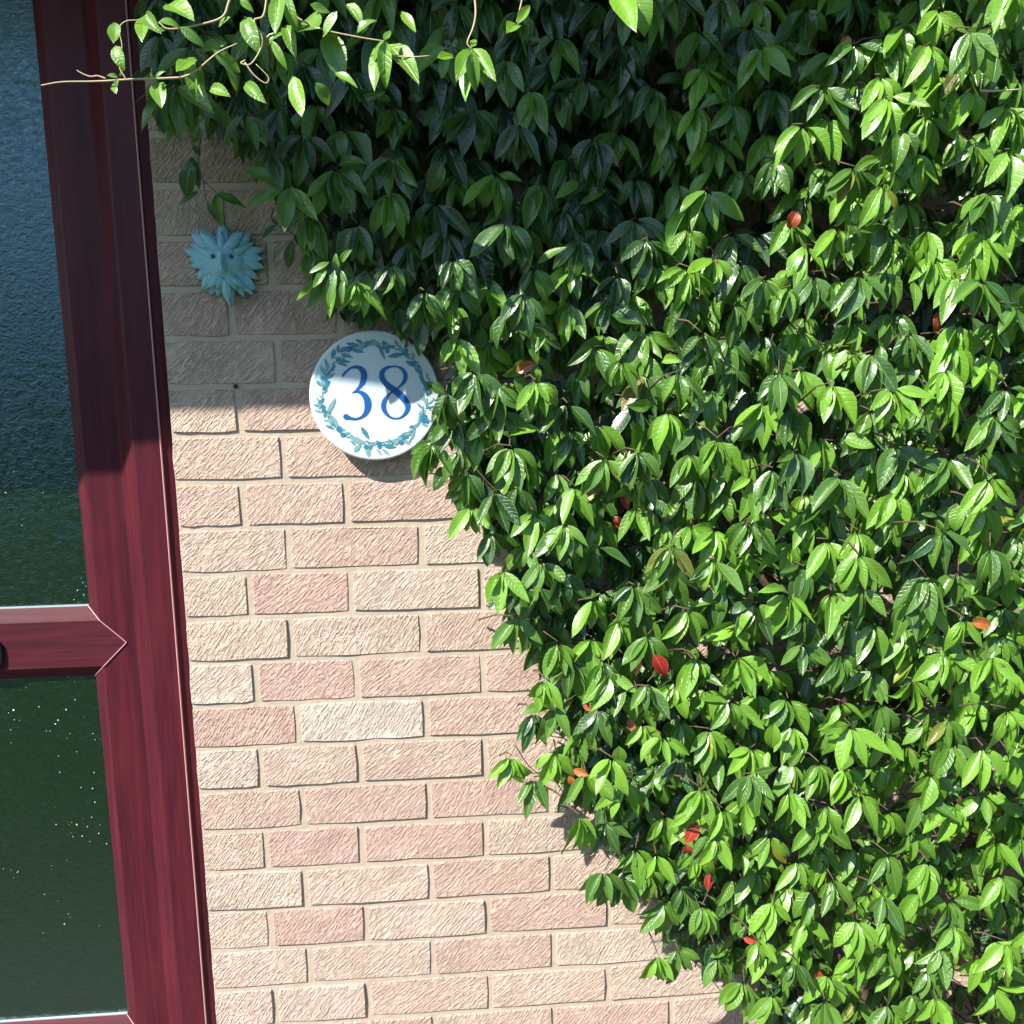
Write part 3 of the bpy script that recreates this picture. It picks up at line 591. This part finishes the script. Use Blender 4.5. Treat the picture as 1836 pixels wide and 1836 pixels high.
# hanging sprigs left of the shrub
for a, t, wr, d, y in (((345, 282), (322, 357), .42, .075, .1), ((347, 282), (354, 340), .42, .07, .15), ((346, 258), (361, 282), .45, .08, .2), ((391, 346), (443, 369), .34, .07, .55), ((388, 349), (392, 415), .34, .05, .6), ((372, 363), (388, 394), .36, .07, .1),
                       ((388, 348), (425, 362), .4, .075, .4), ((354, 344), (322, 372), .36, .05, .4), ((495, 403), (470, 432), .34, .09, .1), ((527, 420), (553, 447), .5, .09, .05), ((524, 432), (511, 484), .42, .09, .1), ((607, 560), (650, 566), .8, .02, 0), ((500, 403), (486, 392), .4, .09, .2),
                       ((322, 180), (318, 245), .38, .17, .05), ((292, 190), (287, 246), .38, .17, .05), ((350, 178), (343, 232), .4, .17, .05), ((275, 160), (272, 225), .4, .17, .1)):
    explicit(a, t, wr, d, (y, 0, 0))
# whorl of bright leaves left of the plaque shade
for a, t, wr in (((590, 470), (553, 487), .3), ((585, 480), (562, 518), .34), ((605, 480), (600, 455), .5), ((612, 485), (622, 520), .3), ((612, 470), (628, 446), .5), ((600, 485), (585, 550), .3), ((615, 500), (612, 545), .26)):
    explicit(a, t, wr, .155, (.5, 0, 0), lift=.01)
# plaque neighbours: leaves overlapping its rim
for a, t, wr, y in (((798, 705), (763, 685), .55, .2), ((800, 708), (775, 760), .36, .2), ((799, 706), (805, 775), .3, .25), ((812, 712), (838, 782), .3, .25), ((775, 792), (728, 815), .42, .3), ((776, 793), (772, 850), .42, .2), ((850, 662), (797, 658), .4, .55), ((716, 552), (728, 612), .5, .02), ((742, 556), (740, 626), .45, .02), ((758, 575), (752, 640), .45, .05), ((735, 560), (708, 604), .4, .3)):
    explicit(a, t, wr, .062, (y, 0, 0))
# red and orange leaves deep in the shrub
for (u, v, ln, an, r, b, dd) in ((1185, 1195, 52, 60, 1, 0, .02), (1142, 1192, 34, 100, 1, .1, .02), (1058, 1268, 30, 20, .6, .7, 0), (1308, 1125, 44, 75, .75, .35, .03), (1375, 1138, 36, 60, .6, .6, .03), (1240, 1495, 48, 115, 1, .1, -.02), (1233, 1530, 36, 80, 1, 0, -.01), (1270, 1582, 32, 95, 1, 0, -.01),
                             (1346, 1684, 28, 10, 1, .2, -.02), (1467, 1757, 34, 95, 1, 0, .02), (1122, 898, 34, 75, 1, 0, 0), (1112, 940, 36, 50, 1, .1, 0), (1172, 1050, 32, 40, .8, .2, .01), (1206, 1043, 30, 60, .6, .5, .02), (1420, 398, 46, 115, .8, .3, .02), (1516, 80, 34, 100, .2, .9, .01), (1286, 474, 32, 10, .7, .6, 0),
                             (1683, 577, 44, 100, .8, .1, .03), (943, 658, 40, -25, .5, .7, .02), (1762, 1118, 44, 5, .1, .8, -.03), (1042, 1385, 30, 20, .3, .9, .0), (1026, 1402, 26, 60, .4, .8, 0), (1717, 1487, 30, 20, .8, .5, -.02), (1392, 1422, 18, 40, 1, 0, 0), (1132, 1300, 28, 70, .7, .4, .02)):
    t = math.radians(an); du, dv = math.cos(t) * ln / 2, math.sin(t) * ln / 2; d = DEPTH(u, v) - dd
    explicit((u - du, v - dv), (u + du, v + dv), .55, d, (0, r, b), lift=.006, kind='red')

# sort out which leaves show largest: a coarse z-buffer of sample points
G = 460; buf = np.full((G, G), 1e9); own = np.full((G, G), -1, int)
smp = []
for e in np.linspace(-.85, .85, 6):
    for s in np.linspace(.05, .97, 14): smp.append((e * .5 * math.sin(math.pi * s ** .82) ** .85, s, 0, 1))
smp = np.array(smp).T
def project(P):
    q = (P - CAM) @ RM; return 918 + FPX * q[:, 0] / -q[:, 2], 918 - FPX * q[:, 1] / -q[:, 2], -q[:, 2]
for i, (m, k, col, kd) in enumerate(leaves):
    u, v, dz = project((m @ smp).T[:, :3]); a = (u * G / 1836).astype(int); b = (v * G / 1836).astype(int)
    ok = (a >= 0) & (a < G) & (b >= 0) & (b < G)
    for x, y, z in zip(a[ok], b[ok], dz[ok]):
        if z < buf[y, x]: buf[y, x] = z; own[y, x] = i
cnt = np.bincount(own[own >= 0], minlength=len(leaves))
for i, l in enumerate(leaves):
    if l[3] == 'red': cnt[i] += 30 if cnt[i] > 0 else 0
single = set(np.argsort(-cnt)[:298].tolist())
shrub = empty('climbing_shrub', (1.0, -.1, 0), 'large evergreen shrub of drooping glossy leaves covering the right of the wall', 'shrub')
SO = np.array(shrub.location)
SV = []; SF = []; SU = []; SCc = []; off = 0
for i, (m, k, col, kd) in enumerate(leaves):
    if i in single:
        o = bpy.data.objects.new('leaf', LMESH[k]); COL.objects.link(o); o.parent = shrub
        mm = m.copy(); mm[:3, 3] -= SO; o.matrix_local = Matrix(mm.tolist()); o.color = (*col, 1)
        if kd == 'red': o['label'] = 'red old leaf' if col[1] > col[2] else 'orange old leaf'
    else:
        vs, fs, uv = VARS[k]; P = vs @ m[:3, :3].T + (m[:3, 3] - SO); SV.append(P); SF.append(np.array(fs) + off); off += len(vs); SU.append(uv); SCc.append(np.tile([*col, 1.0], (len(vs), 1)))
SV = np.concatenate(SV); SF = np.concatenate(SF); SU = np.concatenate(SU); SCc = np.concatenate(SCc)
me = bpy.data.meshes.new('foliage'); me.vertices.add(len(SV)); me.vertices.foreach_set('co', SV.astype(np.float32).ravel())
me.loops.add(SF.size); me.loops.foreach_set('vertex_index', SF.astype(np.int32).ravel()); me.polygons.add(len(SF))
me.polygons.foreach_set('loop_start', np.arange(0, SF.size, 4, dtype=np.int32)); me.polygons.foreach_set('use_smooth', np.ones(len(SF), dtype=bool)); me.update(); me.validate()
ul = me.uv_layers.new(name='UVMap'); ul.data.foreach_set('uv', SU[SF.ravel()].astype(np.float32).ravel())
ca = me.color_attributes.new('lcol', 'FLOAT_COLOR', 'POINT'); ca.data.foreach_set('color', SCc.astype(np.float32).ravel())
tag(link('foliage', me, shrub, LEAFS), kind='stuff')
def stem(parent, pxs, d, r, mat, name='stem', n=6):
    pts = smooth_path([at(u, v, d if not isinstance(d, (list, tuple)) else d[i]) for i, (u, v) in enumerate(pxs)], 6)
    rr = [r * (1 - .45 * k / (len(pts) - 1)) for k in range(len(pts))]; vf = tube(pts, rr, n)
    return part(vf, name, parent, mat, parent.location, True)
stem(shrub, [(363, 225), (358, 262), (356, 298), (364, 322), (388, 345)], .078, .0013, TWIG)
stem(shrub, [(364, 322), (368, 352), (373, 365)], .078, .001, TWIG)
stem(shrub, [(490, 372), (487, 392), (496, 404), (512, 412), (527, 421), (524, 433)], .09, .0011, TWIG)
stem(shrub, [(924, 1337), (950, 1375), (990, 1400), (1040, 1410)], .06, .0012, TWIG)
stem(shrub, [(828, 800), (850, 835), (880, 870), (920, 905)], .10, .0016, TWIG)
stem(shrub, [(1760, 163), (1790, 163), (1830, 160)], .39, .0015, TENDRIL)
# main woody stems rising from the ground behind the leaves
for x0, pts in ((1.15, [(1.15, 0), (1.05, .6), (.95, 1.1), (.7, 1.6), (.45, 1.95)]), (1.3, [(1.3, 0), (1.35, .7), (1.25, 1.3), (1.3, 1.9)]), (1.0, [(1.0, 0), (.85, .45), (.8, .9), (.55, 1.25)])):
    vf = tube(smooth_path([(x, -.06 - .02 * i, z) for i, (x, z) in enumerate(pts)], 6), .012, 8); part(vf, 'trunk', shrub, TWIG, shrub.location, True)
twigs.v = [tuple(np.array(v) - SO) for v in twigs.v]; tag(twigs.obj('twigs', shrub, TWIG, True), kind='stuff')

# ------------------------------------------------------------------ twining vine, top left
DV = .345
vine = empty('twining_vine', at(420, 60, DV), 'pale twining vine with bright lime leaves reaching over the maroon frame', 'vine')
leaves2 = []
VL = [((285, 38), (328, 38), .45), ((322, 48), (368, 80), .42), ((362, 92), (402, 68), .42), ((382, 88), (440, 136), .36), ((350, 104), (316, 122), .5), ((347, 105), (342, 182), .36), ((362, 118), (360, 180), .22), ((378, 158), (408, 168), .6), ((405, 122), (432, 164), .36), ((284, 146), (285, 185), .55), ((276, 140), (262, 122), .5), ((280, 142), (294, 124), .45),
      ((440, 30), (452, 82), .4), ((412, 30), (390, 46), .4), ((540, 40), (576, 55), .85), ((487, 72), (513, 122), .3), ((526, 136), (545, 212), .38), ((565, 148), (600, 192), .5), ((500, -8), (494, 58), .42), ((516, -8), (524, 60), .36), ((585, 62), (618, 134), .48), ((512, 46), (528, 92), .35), ((556, 8), (590, 24), .5), ((622, 8), (650, 40), .5), ((604, 20), (575, 62), .4),
      ((206, 40), (206, 80), .5), ((208, 82), (212, 117), .5), ((212, 138), (190, 132), .45), ((212, 140), (205, 158), .5), ((216, 136), (222, 120), .5), ((203, 150), (207, 166), .5), ((262, 24), (280, 56), .5), ((276, 56), (296, 48), .5), ((258, 30), (250, 60), .4),
      ((690, 72), (690, 160), .33), ((688, 72), (662, 112), .4), ((684, 74), (662, 148), .3), ((694, 78), (750, 132), .4), ((690, 74), (700, 54), .5), ((846, 88), (818, 132), .4), ((848, 86), (888, 142), .34), ((846, 90), (826, 170), .34), ((848, 90), (850, 168), .36), ((812, 100), (786, 100), .5), ((846, 84), (852, 68), .5), ((850, 92), (872, 160), .36),
      ((928, 44), (950, 8), .3), ((926, 44), (912, 48), .5), ((1100, -20), (1140, 50), .4), ((1130, -30), (1168, 50), .5), ((470, 90), (500, 40), .35), ((440, 150), (470, 175), .4), ((600, 130), (640, 150), .35), ((640, 60), (668, 20), .4), ((720, 20), (745, 60), .4), ((430, 0), (455, 20), .5), ((300, 8), (340, 20), .5)]
for a, t, wr in VL:
    if True:
        A = at(*a, DV + rng.uniform(-.02, .02)); T = at(*t, DV + rng.uniform(-.01, .035)); dv = T - A; L = float(np.linalg.norm(dv))
        m = leaf_matrix(A, dv, nrm(np.array([rng.normal(-.25, .3), -1, rng.uniform(.1, .8)])), L * 1.04, L * wr)
        o = bpy.data.objects.new('leaf', LMESH[int(rng.integers(5, 13))]); COL.objects.link(o); o.parent = vine
        m[:3, 3] -= np.array(vine.location); o.matrix_local = Matrix(m.tolist()); o.color = (random.uniform(.55, 1), 0, 0, 1)
for pxs, r in (([(430, -30), (412, 0), (399, 30), (358, 44), (304, 52), (285, 40)], .0017), ([(325, 139), (280, 141), (236, 142), (190, 145), (160, 146), (110, 147), (74, 153)], .0014), ([(190, 141), (175, 136), (162, 137), (148, 132), (138, 126)], .001), ([(226, 142), (214, 118), (219, 84), (214, 52), (226, 38), (252, 36)], .0009),
              ([(480, -20), (473, 27), (456, 37), (470, 68), (466, 91), (449, 115), (432, 113), (440, 108)], .0014), ([(439, 112), (456, 135), (476, 149), (481, 138), (459, 115)], .0009), ([(325, 139), (350, 128), (390, 95), (425, 78)], .0012), ([(848, -30), (853, 20), (848, 50), (838, 76), (846, 88)], .0016),
              ([(940, -20), (934, 8), (926, 40)], .0014), ([(500, -30), (520, 20), (570, 50), (640, 66), (690, 74)], .0013), ([(690, 100), (740, 102), (770, 100)], .001), ([(433, 2), (480, -10), (530, -30)], .0014)):
    stem(vine, pxs, DV + .002, r, TENDRIL, 'tendril', 5)
print('leaves', len(leaves), 'faces', len(SF))
